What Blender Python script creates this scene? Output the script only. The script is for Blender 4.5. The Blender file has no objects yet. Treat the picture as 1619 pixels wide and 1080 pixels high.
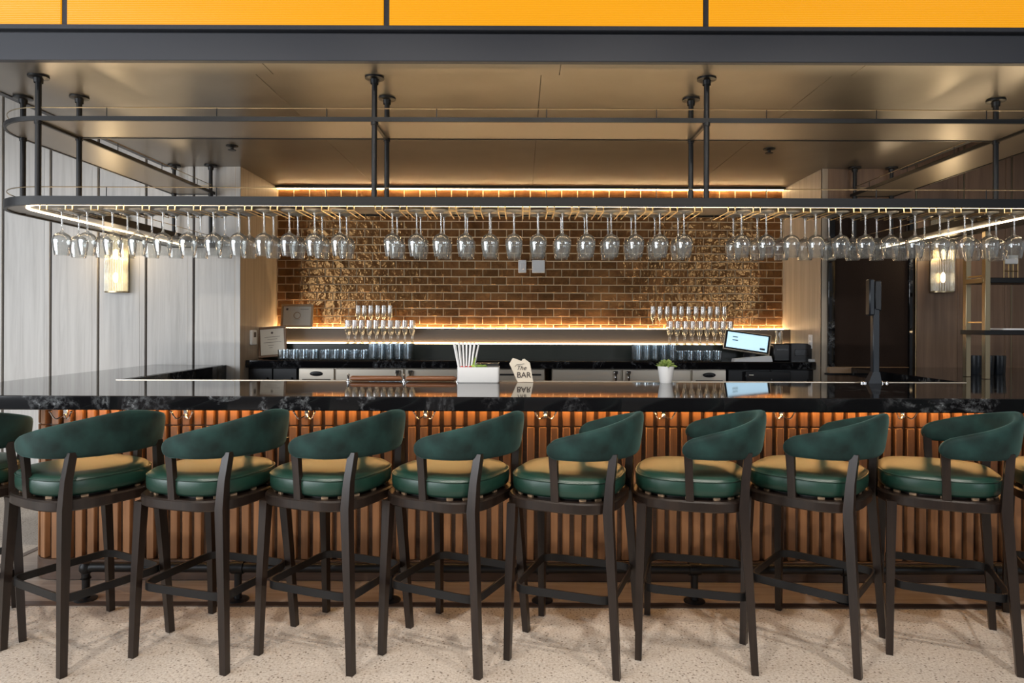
import bpy, bmesh, math, random
from math import pi, sin, cos, radians, sqrt, atan2
from mathutils import Vector, Matrix

random.seed(7)
sc = bpy.context.scene
COL = sc.collection

# ------------------------------------------------------------------ camera
CAM_H = 1.44
cam_d = bpy.data.cameras.new('camera')
cam_d.sensor_width = 36.0
cam_d.lens = 36.0 * 1079 / 1619
cam_d.shift_x = -15.5 / 1619
cam_d.shift_y = -29.0 / 1619
cam_d.clip_start = 0.05
cam = bpy.data.objects.new('camera', cam_d)
cam.location = (0, 0, CAM_H)
cam.rotation_euler = (pi / 2, radians(-0.2), 0)
COL.objects.link(cam)
sc.camera = cam

# ------------------------------------------------------------------ world, daylight, exposure
w = bpy.data.worlds.new('world'); sc.world = w
w.use_nodes = True
bg = w.node_tree.nodes['Background']
bg.inputs[0].default_value = (0.90, 0.94, 1.0, 1)
bg.inputs[1].default_value = 0.22

sc.view_settings.view_transform = 'Standard'
sc.view_settings.look = 'None'
sc.view_settings.gamma = 1.0
sc.view_settings.use_curve_mapping = False
sc.view_settings.exposure = 0.0
try:
    cy = sc.cycles
    cy.max_bounces = 8; cy.diffuse_bounces = 4; cy.glossy_bounces = 4
    cy.transmission_bounces = 6; cy.transparent_max_bounces = 32
    cy.caustics_reflective = False; cy.caustics_refractive = False
    cy.sample_clamp_indirect = 4.0
    cy.use_denoising = True
except Exception:
    pass

def area_light(name, loc, target, sx, sy, energy, color):
    l = bpy.data.lights.new(name, 'AREA'); l.shape = 'RECTANGLE'; l.size = sx; l.size_y = sy
    l.energy = energy; l.color = color
    o = bpy.data.objects.new(name, l); COL.objects.link(o); o.location = loc
    d = Vector(target) - Vector(loc)
    o.rotation_euler = d.to_track_quat('-Z', 'Y').to_euler()
    return o
# tall windows of the lounge: behind the camera and on the left
area_light('daylight_left_window', (-6.9, 0.2, 1.9), (-2.6, 5.0, 1.5), 5.0, 2.6, 310, (0.90, 0.95, 1.0))
area_light('daylight_rear_window', (-5.6, -4.6, 2.3), (-1.0, 3.5, 1.4), 1.3, 1.7, 85, (0.85, 0.92, 1.0))
area_light('daylight_rear_window_right', (5.5, -4.6, 2.3), (1.0, 3.5, 1.4), 1.3, 1.7, 85, (0.85, 0.92, 1.0))

# ------------------------------------------------------------------ helpers
LED = (1.0, 0.76, 0.47)

class MB:
    """collects vertices and faces for ONE mesh"""
    def __init__(s): s.v = []; s.f = []
    def add(s, vs, fs):
        b = len(s.v); s.v += [tuple(p) for p in vs]; s.f += [[i + b for i in f] for f in fs]; return s
    def box(s, x0, x1, y0, y1, z0, z1, c=0.0):
        if x0 > x1: x0, x1 = x1, x0
        if y0 > y1: y0, y1 = y1, y0
        if z0 > z1: z0, z1 = z1, z0
        c = min(c, (x1-x0)*.45, (y1-y0)*.45, (z1-z0)*.45)
        if c <= 0:
            vs = [(x, y, z) for x in (x0, x1) for y in (y0, y1) for z in (z0, z1)]
            return s.add(vs, [(0,1,3,2),(4,6,7,5),(0,4,5,1),(2,3,7,6),(0,2,6,4),(1,5,7,3)])
        X = (x0, x1); Y = (y0, y1); Z = (z0, z1); vs = []; ix = {}
        for i in (0,1):
            for j in (0,1):
                for k in (0,1):
                    sx = c if i == 0 else -c; sy = c if j == 0 else -c; sz = c if k == 0 else -c
                    ix[i,j,k,0] = len(vs); vs.append((X[i], Y[j]+sy, Z[k]+sz))
                    ix[i,j,k,1] = len(vs); vs.append((X[i]+sx, Y[j], Z[k]+sz))
                    ix[i,j,k,2] = len(vs); vs.append((X[i]+sx, Y[j]+sy, Z[k]))
        fs = []
        def q(a, out):
            p = [Vector(vs[t]) for t in a]
            n = (p[1]-p[0]).cross(p[2]-p[0])
            fs.append(list(a) if n.dot(Vector(out)) > 0 else list(a)[::-1])
        for i in (0,1):
            o = (2*i-1)
            q((ix[i,0,0,0], ix[i,1,0,0], ix[i,1,1,0], ix[i,0,1,0]), (o,0,0))
            q((ix[0,i,0,1], ix[1,i,0,1], ix[1,i,1,1], ix[0,i,1,1]), (0,o,0))
            q((ix[0,0,i,2], ix[1,0,i,2], ix[1,1,i,2], ix[0,1,i,2]), (0,0,o))
        for i in (0,1):
            for j in (0,1):
                a, b = 2*i-1, 2*j-1
                q((ix[i,j,0,0], ix[i,j,1,0], ix[i,j,1,1], ix[i,j,0,1]), (a,b,0))
                q((ix[i,0,j,0], ix[i,1,j,0], ix[i,1,j,2], ix[i,0,j,2]), (a,0,b))
                q((ix[0,i,j,1], ix[1,i,j,1], ix[1,i,j,2], ix[0,i,j,2]), (0,a,b))
                for k in (0,1):
                    q((ix[i,j,k,0], ix[i,j,k,1], ix[i,j,k,2]), (a,b,2*k-1))
        return s.add(vs, fs)
    def lathe(s, prof, c=(0,0,0), n=20, cap0=False, cap1=False):
        vs = []; fs = []
        for r, z in prof:
            for k in range(n):
                a = 2*pi*k/n; vs.append((c[0]+r*cos(a), c[1]+r*sin(a), c[2]+z))
        for i in range(len(prof)-1):
            for k in range(n):
                k2 = (k+1) % n
                fs.append((i*n+k, i*n+k2, (i+1)*n+k2, (i+1)*n+k))
        if cap0: fs.append(tuple(range(n))[::-1])
        if cap1: fs.append(tuple((len(prof)-1)*n+k for k in range(n)))
        return s.add(vs, fs)
    def tube(s, pts, r, n=8, closed=False, flat=None):
        """sweep a circle (or a flat w x h bar, h along z) along pts; r may be a list"""
        pts = [Vector(p) for p in pts]; m = len(pts); vs = []; fs = []
        for i, p in enumerate(pts):
            if closed: t = (pts[(i+1) % m] - pts[i-1]).normalized()
            else:
                a = pts[i+1]-p if i < m-1 else p-pts[i-1]
                b = p-pts[i-1] if i > 0 else a
                t = (a.normalized()+b.normalized()).normalized()
            up = Vector((0,0,1)) if abs(t.z) < .93 else Vector((0,1,0))
            u = t.cross(up).normalized(); v = u.cross(t).normalized()
            rr = r[i] if isinstance(r, (list, tuple)) else r
            if flat:
                for a, b in ((-1,-1),(1,-1),(1,1),(-1,1)):
                    vs.append(p + u*a*flat[0]/2 + v*b*flat[1]/2)
            else:
                for k in range(n):
                    an = 2*pi*k/n; vs.append(p + u*cos(an)*rr + v*sin(an)*rr)
        if flat: n = 4
        L = m if closed else m-1
        for i in range(L):
            j = (i+1) % m
            for k in range(n):
                k2 = (k+1) % n
                fs.append((i*n+k, i*n+k2, j*n+k2, j*n+k))
        if not closed:
            fs.append(tuple(range(n))[::-1]); fs.append(tuple((m-1)*n+k for k in range(n)))
        return s.add(vs, fs)
    def taper(s, pts, ws):
        """square bar through pts with widths ws (axis aligned sections)"""
        vs = []; fs = []
        for (x, y, z), wv in zip(pts, ws):
            a, b = wv if isinstance(wv, tuple) else (wv, wv)
            vs += [(x-a/2,y-b/2,z),(x+a/2,y-b/2,z),(x+a/2,y+b/2,z),(x-a/2,y+b/2,z)]
        m = len(pts)
        for i in range(m-1):
            for k in range(4):
                k2 = (k+1) % 4; fs.append((i*4+k, i*4+k2, (i+1)*4+k2, (i+1)*4+k))
        fs.append((3,2,1,0)); fs.append(tuple((m-1)*4+k for k in range(4)))
        return s.add(vs, fs)
    def prism(s, plan, z0, z1, c=0.0):
        """extrude a plan polygon (ccw) in z, optional chamfer computed by inset"""
        n = len(plan)
        if c > 0:
            ins = offset_poly(plan, -c)
            rings = [(ins, z0), (plan, z0+c), (plan, z1-c), (ins, z1)]
        else: rings = [(plan, z0), (plan, z1)]
        vs = []; fs = []
        for pl, z in rings: vs += [(x, y, z) for x, y in pl]
        for i in range(len(rings)-1):
            for k in range(n):
                k2 = (k+1) % n; fs.append((i*n+k, i*n+k2, (i+1)*n+k2, (i+1)*n+k))
        fs.append(tuple(range(n))[::-1]); fs.append(tuple((len(rings)-1)*n+k for k in range(n)))
        return s.add(vs, fs)
    def rings(s, loops, cap0=True, cap1=True):
        n = len(loops[0]); vs = []; fs = []
        for lp in loops: vs += list(lp)
        for i in range(len(loops)-1):
            for k in range(n):
                k2 = (k+1) % n; fs.append((i*n+k, i*n+k2, (i+1)*n+k2, (i+1)*n+k))
        if cap0: fs.append(tuple(range(n))[::-1])
        if cap1: fs.append(tuple((len(loops)-1)*n+k for k in range(n)))
        return s.add(vs, fs)
    def mesh(s, name, mat, smooth=40):
        me = bpy.data.meshes.new(name); me.from_pydata(s.v, [], s.f); me.validate()
        if smooth:
            me.polygons.foreach_set('use_smooth', [True]*len(me.polygons))
            me.set_sharp_from_angle(angle=radians(smooth))
        if mat is not None:
            for m_ in (mat if isinstance(mat, (list, tuple)) else [mat]): me.materials.append(m_)
        me.update(); return me
    def build(s, name, mat, parent=None, loc=(0,0,0), rot=(0,0,0), smooth=40):
        return obj(name, s.mesh(name, mat, smooth), parent, loc, rot)

def obj(name, me, parent=None, loc=(0,0,0), rot=(0,0,0)):
    o = bpy.data.objects.new(name, me); COL.objects.link(o)
    o.location = loc; o.rotation_euler = rot
    if parent is not None: o.parent = parent
    return o
def empty(name, loc=(0,0,0), rz=0.0):
    o = bpy.data.objects.new(name, None); COL.objects.link(o); o.empty_display_size = .1
    o.location = loc; o.rotation_euler = (0,0,rz); return o
def tag(o, label, cat, group=None):
    o['label'] = label; o['category'] = cat
    if group: o['group'] = group
    return o
def struct(o, label=None):
    o['kind'] = 'structure'
    if label: o['label'] = label
    return o
def copy_tree(o, parent=None):
    c = o.copy(); COL.objects.link(c)
    if parent is not None: c.parent = parent
    for ch in list(o.children): copy_tree(ch, c)
    return c
def offset_poly(pl, d):
    """offset a ccw polygon, positive = outward"""
    n = len(pl); out = []
    for i in range(n):
        p0 = Vector(pl[i-1]); p1 = Vector(pl[i]); p2 = Vector(pl[(i+1) % n])
        a = (p1-p0).normalized(); b = (p2-p1).normalized()
        na = Vector((a.y, -a.x)); nb = Vector((b.y, -b.x))
        m = na+nb
        if m.length < 1e-6: m = na
        m.normalize(); k = d/max(.3, m.dot(na))
        out.append((p1.x+m.x*k, p1.y+m.y*k))
    return out
def super_loop(a, b, n, z, m=40, cx=0, cy=0):
    out = []
    for k in range(m):
        t = 2*pi*k/m; c, s_ = cos(t), sin(t)
        out.append((cx+a*math.copysign(abs(c)**(2/n), c), cy+b*math.copysign(abs(s_)**(2/n), s_), z))
    return out
def u_plan(xl, xr, yf, r, xil, xir, yi, yb, seg=10):
    """ccw plan of a U open to the back, rounded outer corners"""
    p = [(xil, yb), (xl, yb)]
    for k in range(seg+1):
        a = pi + (pi/2)*k/seg; p.append((xl+r+r*cos(a), yf+r+r*sin(a)))
    for k in range(seg+1):
        a = 1.5*pi + (pi/2)*k/seg; p.append((xr-r+r*cos(a), yf+r+r*sin(a)))
    p += [(xr, yb), (xir, yb), (xir, yi), (xil, yi)]
    return p
ORD = ['first','second','third','fourth','fifth','sixth','seventh','eighth','ninth','tenth','eleventh','twelfth','thirteenth','fourteenth']
def PX(px, d): return (px-825)*d/1079
def PZ(py, d, px=825): return CAM_H-(py-511-(px-825)*0.0035)*d/1079

# ------------------------------------------------------------------ materials
MAT = {}
def nt(name):
    m = bpy.data.materials.new(name); m.use_nodes = True; MAT[name] = m
    n = m.node_tree; return m, n, n.nodes['Principled BSDF']
def node(n, t, **kw):
    x = n.nodes.new(t)
    for k, v in kw.items():
        if k in x.inputs: x.inputs[k].default_value = v
        else: setattr(x, k, v)
    return x
def plain(name, col, rough=.5, metal=0.0, spec=.5, bump=0, bscale=60, var=0, coat=0, sheen=0):
    m, n, b = nt(name)
    b.inputs['Base Color'].default_value = (*col, 1); b.inputs['Roughness'].default_value = rough
    b.inputs['Metallic'].default_value = metal; b.inputs['Specular IOR Level'].default_value = spec
    if coat: b.inputs['Coat Weight'].default_value = coat; b.inputs['Coat Roughness'].default_value = .08
    if sheen:
        b.inputs['Sheen Weight'].default_value = sheen; b.inputs['Sheen Roughness'].default_value = .4
        b.inputs['Sheen Tint'].default_value = (.45, .8, .75, 1)
    if bump or var:
        tc = node(n, 'ShaderNodeTexCoord'); nz = node(n, 'ShaderNodeTexNoise', Scale=bscale, Detail=4.0)
        n.links.new(tc.outputs['Object'], nz.inputs['Vector'])
        if bump:
            bp = node(n, 'ShaderNodeBump', Strength=bump, Distance=.01)
            n.links.new(nz.outputs['Fac'], bp.inputs['Height']); n.links.new(bp.outputs[0], b.inputs['Normal'])
        if var:
            r = ramp(n, [(.3, tuple(c*(1-var) for c in col)), (.7, tuple(min(1, c*(1+var)) for c in col))])
            n.links.new(nz.outputs['Fac'], r.inputs[0]); n.links.new(r.outputs[0], b.inputs['Base Color'])
    return m
def ramp(n, stops):
    r = n.nodes.new('ShaderNodeValToRGB'); e = r.color_ramp.elements
    while len(e) < len(stops): e.new(.5)
    for x, (p, c) in zip(e, stops): x.position = p; x.color = (*c, 1)
    return r
def wood(name, c1, c2, c3, rough=.4, axis='Z', scale=1.0, bump=.08, rnd=True):
    """grain running along an object axis"""
    m, n, b = nt(name)
    tc = node(n, 'ShaderNodeTexCoord'); mp = node(n, 'ShaderNodeMapping')
    s = {'X': (1.2, 26, 26), 'Y': (26, 1.2, 26), 'Z': (26, 26, 1.2)}[axis]
    mp.inputs['Scale'].default_value = tuple(v*scale for v in s)
    n.links.new(tc.outputs['Object'], mp.inputs['Vector'])
    if rnd:
        oi = node(n, 'ShaderNodeObjectInfo'); ml = node(n, 'ShaderNodeMath', operation='MULTIPLY'); ml.inputs[1].default_value = 37.0
        cb = node(n, 'ShaderNodeCombineXYZ'); n.links.new(oi.outputs['Random'], ml.inputs[0])
        for i in range(3): n.links.new(ml.outputs[0], cb.inputs[i])
        n.links.new(cb.outputs[0], mp.inputs['Location'])
    nz = node(n, 'ShaderNodeTexNoise', Scale=1.0, Detail=6.0, Roughness=.62, Distortion=.6)
    n.links.new(mp.outputs[0], nz.inputs['Vector'])
    r = ramp(n, [(.28, c1), (.5, c2), (.74, c3)])
    n.links.new(nz.outputs['Fac'], r.inputs[0]); n.links.new(r.outputs[0], b.inputs['Base Color'])
    b.inputs['Roughness'].default_value = rough
    bp = node(n, 'ShaderNodeBump', Strength=bump, Distance=.004)
    n.links.new(nz.outputs['Fac'], bp.inputs['Height']); n.links.new(bp.outputs[0], b.inputs['Normal'])
    return m
def emit(name, col, s):
    m, n, b = nt(name)
    b.inputs['Base Color'].default_value = (*col, 1)
    b.inputs['Emission Color'].default_value = (*col, 1); b.inputs['Emission Strength'].default_value = s
    return m
def glass(name, tint=(.97, .98, .98), f0=.06, power=2.2, mx=.75, rough=.02, haze=0.0):
    """thin clear glass: mostly see-through, mirror-like towards grazing"""
    m = bpy.data.materials.new(name); m.use_nodes = True; MAT[name] = m; n = m.node_tree; n.nodes.clear()
    out = node(n, 'ShaderNodeOutputMaterial'); mix = node(n, 'ShaderNodeMixShader')
    tr = node(n, 'ShaderNodeBsdfTransparent', Color=(*tint, 1)); gl = node(n, 'ShaderNodeBsdfGlossy', Roughness=rough)
    lw = node(n, 'ShaderNodeLayerWeight', Blend=.5)
    pw = node(n, 'ShaderNodeMath', operation='POWER'); pw.inputs[1].default_value = power
    mr = node(n, 'ShaderNodeMapRange'); mr.inputs['To Min'].default_value = f0; mr.inputs['To Max'].default_value = mx
    n.links.new(lw.outputs['Facing'], pw.inputs[0]); n.links.new(pw.outputs[0], mr.inputs['Value'])
    n.links.new(mr.outputs[0], mix.inputs[0]); n.links.new(tr.outputs[0], mix.inputs[1]); n.links.new(gl.outputs[0], mix.inputs[2])
    if haze:
        df = node(n, 'ShaderNodeBsdfDiffuse', Color=(.9, .9, .88, 1)); tl = node(n, 'ShaderNodeBsdfTranslucent', Color=(.9, .9, .88, 1))
        m2 = node(n, 'ShaderNodeMixShader'); m2.inputs[0].default_value = .5
        n.links.new(df.outputs[0], m2.inputs[1]); n.links.new(tl.outputs[0], m2.inputs[2])
        m3 = node(n, 'ShaderNodeMixShader'); m3.inputs[0].default_value = haze
        n.links.new(mix.outputs[0], m3.inputs[1]); n.links.new(m2.outputs[0], m3.inputs[2]); mix = m3
    n.links.new(mix.outputs[0], out.inputs[0]); return m
def marble(name, scale=1.0):
    m, n, b = nt(name)
    tc = node(n, 'ShaderNodeTexCoord'); mp = node(n, 'ShaderNodeMapping'); mp.inputs['Rotation'].default_value = (.5, .9, .4)
    mp.inputs['Scale'].default_value = (scale, scale*1.4, scale)
    n.links.new(tc.outputs['Object'], mp.inputs['Vector'])
    n1 = node(n, 'ShaderNodeTexNoise', Scale=1.7, Detail=7.0, Roughness=.6, Distortion=1.6)
    n.links.new(mp.outputs[0], n1.inputs['Vector'])
    r1 = ramp(n, [(.455, (0,0,0)), (.5, (1,1,1)), (.545, (0,0,0))]); n.links.new(n1.outputs['Fac'], r1.inputs[0])
    n2 = node(n, 'ShaderNodeTexNoise', Scale=1.1, Detail=3.0); n.links.new(mp.outputs[0], n2.inputs['Vector'])
    r2 = ramp(n, [(.44, (0,0,0)), (.60, (1,1,1))]); n.links.new(n2.outputs['Fac'], r2.inputs[0])
    n3 = node(n, 'ShaderNodeTexNoise', Scale=30.0, Detail=5.0, Roughness=.7); n.links.new(mp.outputs[0], n3.inputs['Vector'])
    r3 = ramp(n, [(.42, (0,0,0)), (.65, (1,1,1))]); n.links.new(n3.outputs['Fac'], r3.inputs[0])
    mu = node(n, 'ShaderNodeMath', operation='MULTIPLY'); n.links.new(r1.outputs[0], mu.inputs[0]); n.links.new(r2.outputs[0], mu.inputs[1])
    mu2 = node(n, 'ShaderNodeMath', operation='MULTIPLY'); n.links.new(mu.outputs[0], mu2.inputs[0]); n.links.new(r3.outputs[0], mu2.inputs[1])
    cr = ramp(n, [(0, (.006,.006,.007)), (.15, (.02,.02,.022)), (.6, (.085,.09,.095)), (1, (.26,.27,.285))])
    n.links.new(mu2.outputs[0], cr.inputs[0]); n.links.new(cr.outputs[0], b.inputs['Base Color'])
    b.inputs['Roughness'].default_value = .045; b.inputs['Specular IOR Level'].default_value = .6
    return m

wood('pale_oak', (.42,.40,.375), (.52,.50,.475), (.60,.58,.55), rough=.5, scale=.8)
wood('walnut_panel', (.13,.078,.05), (.18,.112,.073), (.235,.15,.10), rough=.42, scale=.8)
wood('jamb_oak', (.33,.27,.21), (.42,.35,.27), (.48,.41,.33), rough=.5, scale=.9)
wood('slat_wood', (.21,.095,.04), (.29,.135,.058), (.36,.175,.08), rough=.42, scale=1.0)
wood('plinth_wood', (.055,.030,.020), (.080,.046,.030), (.11,.064,.042), rough=.4, axis='X')
wood('floor_wood', (.24,.19,.155), (.31,.25,.21), (.38,.32,.275), rough=.45, axis='X', rnd=False)
wood('stool_wood', (.010,.0065,.005), (.017,.0105,.008), (.028,.017,.012), rough=.33, scale=1.2, bump=.04)
wood('sill_wood', (.30,.19,.11), (.38,.25,.15), (.45,.31,.2), rough=.45, axis='X')
wood('rail_wood', (.14,.05,.02), (.22,.085,.035), (.3,.13,.05), rough=.3, axis='X')
plain('reveal_dark', (.06,.038,.026), .6)
plain('black_metal', (.014,.014,.015), .40, .4)
plain('rim_black', (.008,.008,.009), .42, 0, .3)
plain('black_paint', (.048,.052,.064), .5, 0, .4)
plain('black_plastic', (.012,.012,.014), .4)
plain('screen_black', (.01,.01,.012), .2)
plain('bronze_ceiling', (.20,.18,.155), .32, .6, var=.10, bscale=3)
plain('bronze_shelf', (.28,.245,.205), .36, .7)
plain('brass', (.72,.53,.27), .28, 1.0)
plain('pale_brass', (.40,.32,.20), .34, 1.0)
plain('steel', (.74,.66,.55), .36, .85)
plain('chrome', (.8,.8,.82), .12, 1.0)
plain('grout', (.80,.60,.37), .8)
plain('leather', (.012,.046,.032), .36, 0, .55, bump=.05, bscale=220)
plain('velvet', (.008,.029,.026), .75, 0, .3, var=.55, bscale=11, sheen=.22)
plain('white_plastic', (.88,.88,.88), .4)
plain('white_ceramic', (.82,.82,.82), .25)
plain('paper', (.72,.68,.60), .7)
plain('ink', (.10,.08,.07), .7)
plain('frame_tan', (.42,.27,.14), .4)
plain('frame_brown', (.16,.085,.04), .4)
plain('cream_board', (.74,.66,.54), .6)
plain('hatch_brown', (.022,.012,.008), .8, 0, .25, bump=.2, bscale=90)
plain('leaf_green', (.22,.30,.075), .5, var=.6, bscale=40)
plain('lime', (.33,.50,.06), .4)
plain('cherry', (.55,.03,.03), .2)
plain('ledge_brown', (.12,.09,.068), .5)
plain('dark_green_black', (.012,.017,.014), .35)
plain('soil', (.05,.035,.02), .9)
plain('lounge_ceiling', (.55,.52,.48), .8)
plain('blue_black', (.010,.014,.020), .38, .1)
emit('led', LED, 14.0)
emit('wall_led', (1.0, .68, .34), 55.0)
emit('ledge_led', (1.0, .72, .40), 22.0)
emit('led_soft', LED, 19.0)
emit('bar_led', (1.0, .54, .18), 36.0)
emit('bulb', (1.0, .80, .52), 6.0)
emit('lamp_face', (1.0, .9, .75), 6.0)
glass('clear_glass', f0=.07, power=1.6, mx=.95, haze=.025)
glass('stem_glass', f0=.22, power=1.2, mx=.85, rough=.05, haze=.14)
glass('foot_glass', tint=(.97,.95,.90), f0=.35, power=.9, mx=.95, rough=.10, haze=.34)
glass('flute_glass', tint=(.98,.97,.95), f0=.26, power=1.0, mx=.9, rough=.16, haze=.10)
glass('blue_glass', tint=(.93,.965,.985), f0=.16, power=1.3, mx=.9, rough=.10)
glass('fluted_glass', tint=(.98,.96,.90), f0=.10, power=1.5, mx=.7, rough=.1)
marble('black_marble')

def carpet():
    m, n, b = nt('carpet')
    tc = node(n, 'ShaderNodeTexCoord')
    n1 = node(n, 'ShaderNodeTexNoise', Scale=95.0, Detail=3.0, Roughness=.7)
    n2 = node(n, 'ShaderNodeTexNoise', Scale=3.0, Detail=3.0)
    vo = node(n, 'ShaderNodeTexVoronoi', Scale=42.0)
    for x in (n1, n2, vo): n.links.new(tc.outputs['Object'], x.inputs['Vector'])
    r1 = ramp(n, [(.30, (.25,.205,.165)), (.44, (.51,.455,.40)), (.70, (.67,.62,.565))]); n.links.new(n1.outputs['Fac'], r1.inputs[0])
    r2 = ramp(n, [(.3, (.86,.84,.82)), (.7, (1,1,1))]); n.links.new(n2.outputs['Fac'], r2.inputs[0])
    mx = node(n, 'ShaderNodeMix', data_type='RGBA', blend_type='MULTIPLY'); mx.inputs[0].default_value = 1
    n.links.new(r1.outputs[0], mx.inputs[6]); n.links.new(r2.outputs[0], mx.inputs[7])
    r3 = ramp(n, [(.0, (.10,.07,.05)), (.15, (.3,.25,.21)), (.22, (1,1,1))]); n.links.new(vo.outputs['Distance'], r3.inputs[0])
    mx2 = node(n, 'ShaderNodeMix', data_type='RGBA', blend_type='MULTIPLY'); mx2.inputs[0].default_value = .75
    n.links.new(mx.outputs[2], mx2.inputs[6]); n.links.new(r3.outputs[0], mx2.inputs[7])
    n.links.new(mx2.outputs[2], b.inputs['Base Color']); b.inputs['Roughness'].default_value = .95
    b.inputs['Specular IOR Level'].default_value = .1
    bp = node(n, 'ShaderNodeBump', Strength=.35, Distance=.006)
    n.links.new(n1.outputs['Fac'], bp.inputs['Height']); n.links.new(bp.outputs[0], b.inputs['Normal'])
carpet()
def tile_mat():
    m, n, b = nt('tile_glaze')
    tc = node(n, 'ShaderNodeTexCoord'); oi = node(n, 'ShaderNodeObjectInfo'); ge = node(n, 'ShaderNodeNewGeometry')
    n1 = node(n, 'ShaderNodeTexNoise', Scale=2.2, Detail=5.0, Roughness=.65, Distortion=.8)
    n.links.new(ge.outputs['Position'], n1.inputs['Vector'])
    r1 = ramp(n, [(.32, (.075,.032,.014)), (.5, (.15,.067,.027)), (.72, (.28,.135,.052))])
    n.links.new(n1.outputs['Fac'], r1.inputs[0])
    hs = node(n, 'ShaderNodeHueSaturation'); mr = node(n, 'ShaderNodeMapRange')
    mr.inputs['To Min'].default_value = .65; mr.inputs['To Max'].default_value = 1.35
    n.links.new(oi.outputs['Random'], mr.inputs['Value']); n.links.new(mr.outputs[0], hs.inputs['Value'])
    n.links.new(r1.outputs[0], hs.inputs['Color']); n.links.new(hs.outputs[0], b.inputs['Base Color'])
    b.inputs['Roughness'].default_value = .16; b.inputs['Specular IOR Level'].default_value = .95
    b.inputs['Specular Tint'].default_value = (1.0, .56, .22, 1)
    n2 = node(n, 'ShaderNodeTexNoise', Scale=16.0, Detail=2.0); n.links.new(ge.outputs['Position'], n2.inputs['Vector'])
    bp = node(n, 'ShaderNodeBump', Strength=.6, Distance=.014)
    n.links.new(n2.outputs['Fac'], bp.inputs['Height']); n.links.new(bp.outputs[0], b.inputs['Normal'])
tile_mat()
def orange_mat():
    m, n, b = nt('orange_ribbed')
    col = (.45, .18, .004)
    b.inputs['Base Color'].default_value = (*col, 1); b.inputs['Roughness'].default_value = .4
    tc = node(n, 'ShaderNodeTexCoord'); wv = node(n, 'ShaderNodeTexWave', Scale=34.0, bands_direction='Z')
    n.links.new(tc.outputs['Object'], wv.inputs['Vector'])
    bp = node(n, 'ShaderNodeBump', Strength=.5, Distance=.004); n.links.new(wv.outputs['Fac'], bp.inputs['Height'])
    n.links.new(bp.outputs[0], b.inputs['Normal'])
    r = ramp(n, [(0, (.82,.315,.004)), (1, (.95,.405,.007))]); n.links.new(wv.outputs['Fac'], r.inputs[0])
    n.links.new(r.outputs[0], b.inputs['Emission Color']); b.inputs['Emission Strength'].default_value = .85
orange_mat()
M = MAT

# ------------------------------------------------------------------ setting: floor, walls, ceiling
DW, DT = 5.92, 6.80              # frontal panel walls, tiled wall
ZC = 2.788                       # ceiling over the bar
XL, XR = -2.44, 2.60             # sides of the tiled niche
floor = struct(MB().box(-8, 8, -6, 7.2, -.06, 0).build('floor', M['carpet'], smooth=0), 'speckled beige carpet in front of the bar')
wp = u_plan(-3.04, 4.49, 3.50, .16, -2.6, 2.8, 3.9, 5.9)
MB().prism(wp, -.02, .003).build('wood_border', M['floor_wood'], floor, smooth=0)
tr = u_plan(-3.08, 4.53, 3.455, .18, -3.04, 4.49, 3.50, 5.9)
MB().prism(tr, -.02, .006).build('edge_strip', M['plinth_wood'], floor, smooth=0)

# left and right frontal walls with individual boards
def panel_wall(name, x0, x1, mat, label, starts):
    wl = struct(MB().box(x0 + (.05 if x0 > 0 else 0), x1 - (.05 if x1 < 0 else 0), DW+.02, DW+.14, 0, 3.75).build(name, M['reveal_dark'], smooth=0), label)
    for a, b in starts:
        wdt = b-a-.016-.046
        MB().box(-wdt/2, wdt/2, -.022, 0, 0, 3.74, .003).build('wall_panel', mat, wl, (a+.016+wdt/2, DW+.02, .005))
        MB().box(-.0225, .0225, -.026, 0, 0, 3.74, .003).build('edge_batten', mat, wl, (b-.0232, DW+.02, .005))
        if x0 > 0: MB().box(-.004, .004, -.02, 0, 0, 3.74).build('reveal_strip', M['pale_brass'], wl, (a+.008, DW+.02, .005))
    return wl
le = [-8.0 + .4137*i for i in range(0, 14)]
le = [XL-.4137*k for k in range(14, -1, -1)]
panel_wall('wall_left', le[0], XL, M['pale_oak'], 'pale grey oak panel wall left of the tiled niche', list(zip(le[:-1], le[1:])))
HX0, HX1 = PX(1307, DW), PX(1441, DW)
re_ = [HX1 + .03] + [PX(1522, DW)+.4137*k for k in range(0, 11)]
wr = panel_wall('wall_right', XR, re_[-1], M['walnut_panel'], 'walnut brown panel wall right of the tiled niche', list(zip(re_[:-1], re_[1:])))
# board above and below the hatch
MB().box(XR, HX1+.03, DW-.002, DW+.02, 2.46, 3.74, .003).build('wall_panel', M['walnut_panel'], wr)
MB().box(XR, HX1+.03, DW-.002, DW+.02, .005, 1.06, .003).build('wall_panel', M['walnut_panel'], wr)
MB().box(XR, HX0, DW-.002, DW+.02, 1.065, 2.455, .003).build('wall_panel', M['walnut_panel'], wr)
# niche sides
for nm, xa, xb in (('wall_niche_left', XL-.05, XL), ('wall_niche_right', XR, XR+.05)):
    o = struct(MB().box(xa, xb, DW-.004, DT+.1, 0, 2.80, .002).build(nm, M['jamb_oak']), 'oak veneered side of the tiled niche, ' + ('left' if 'left' in nm else 'right'))
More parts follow.
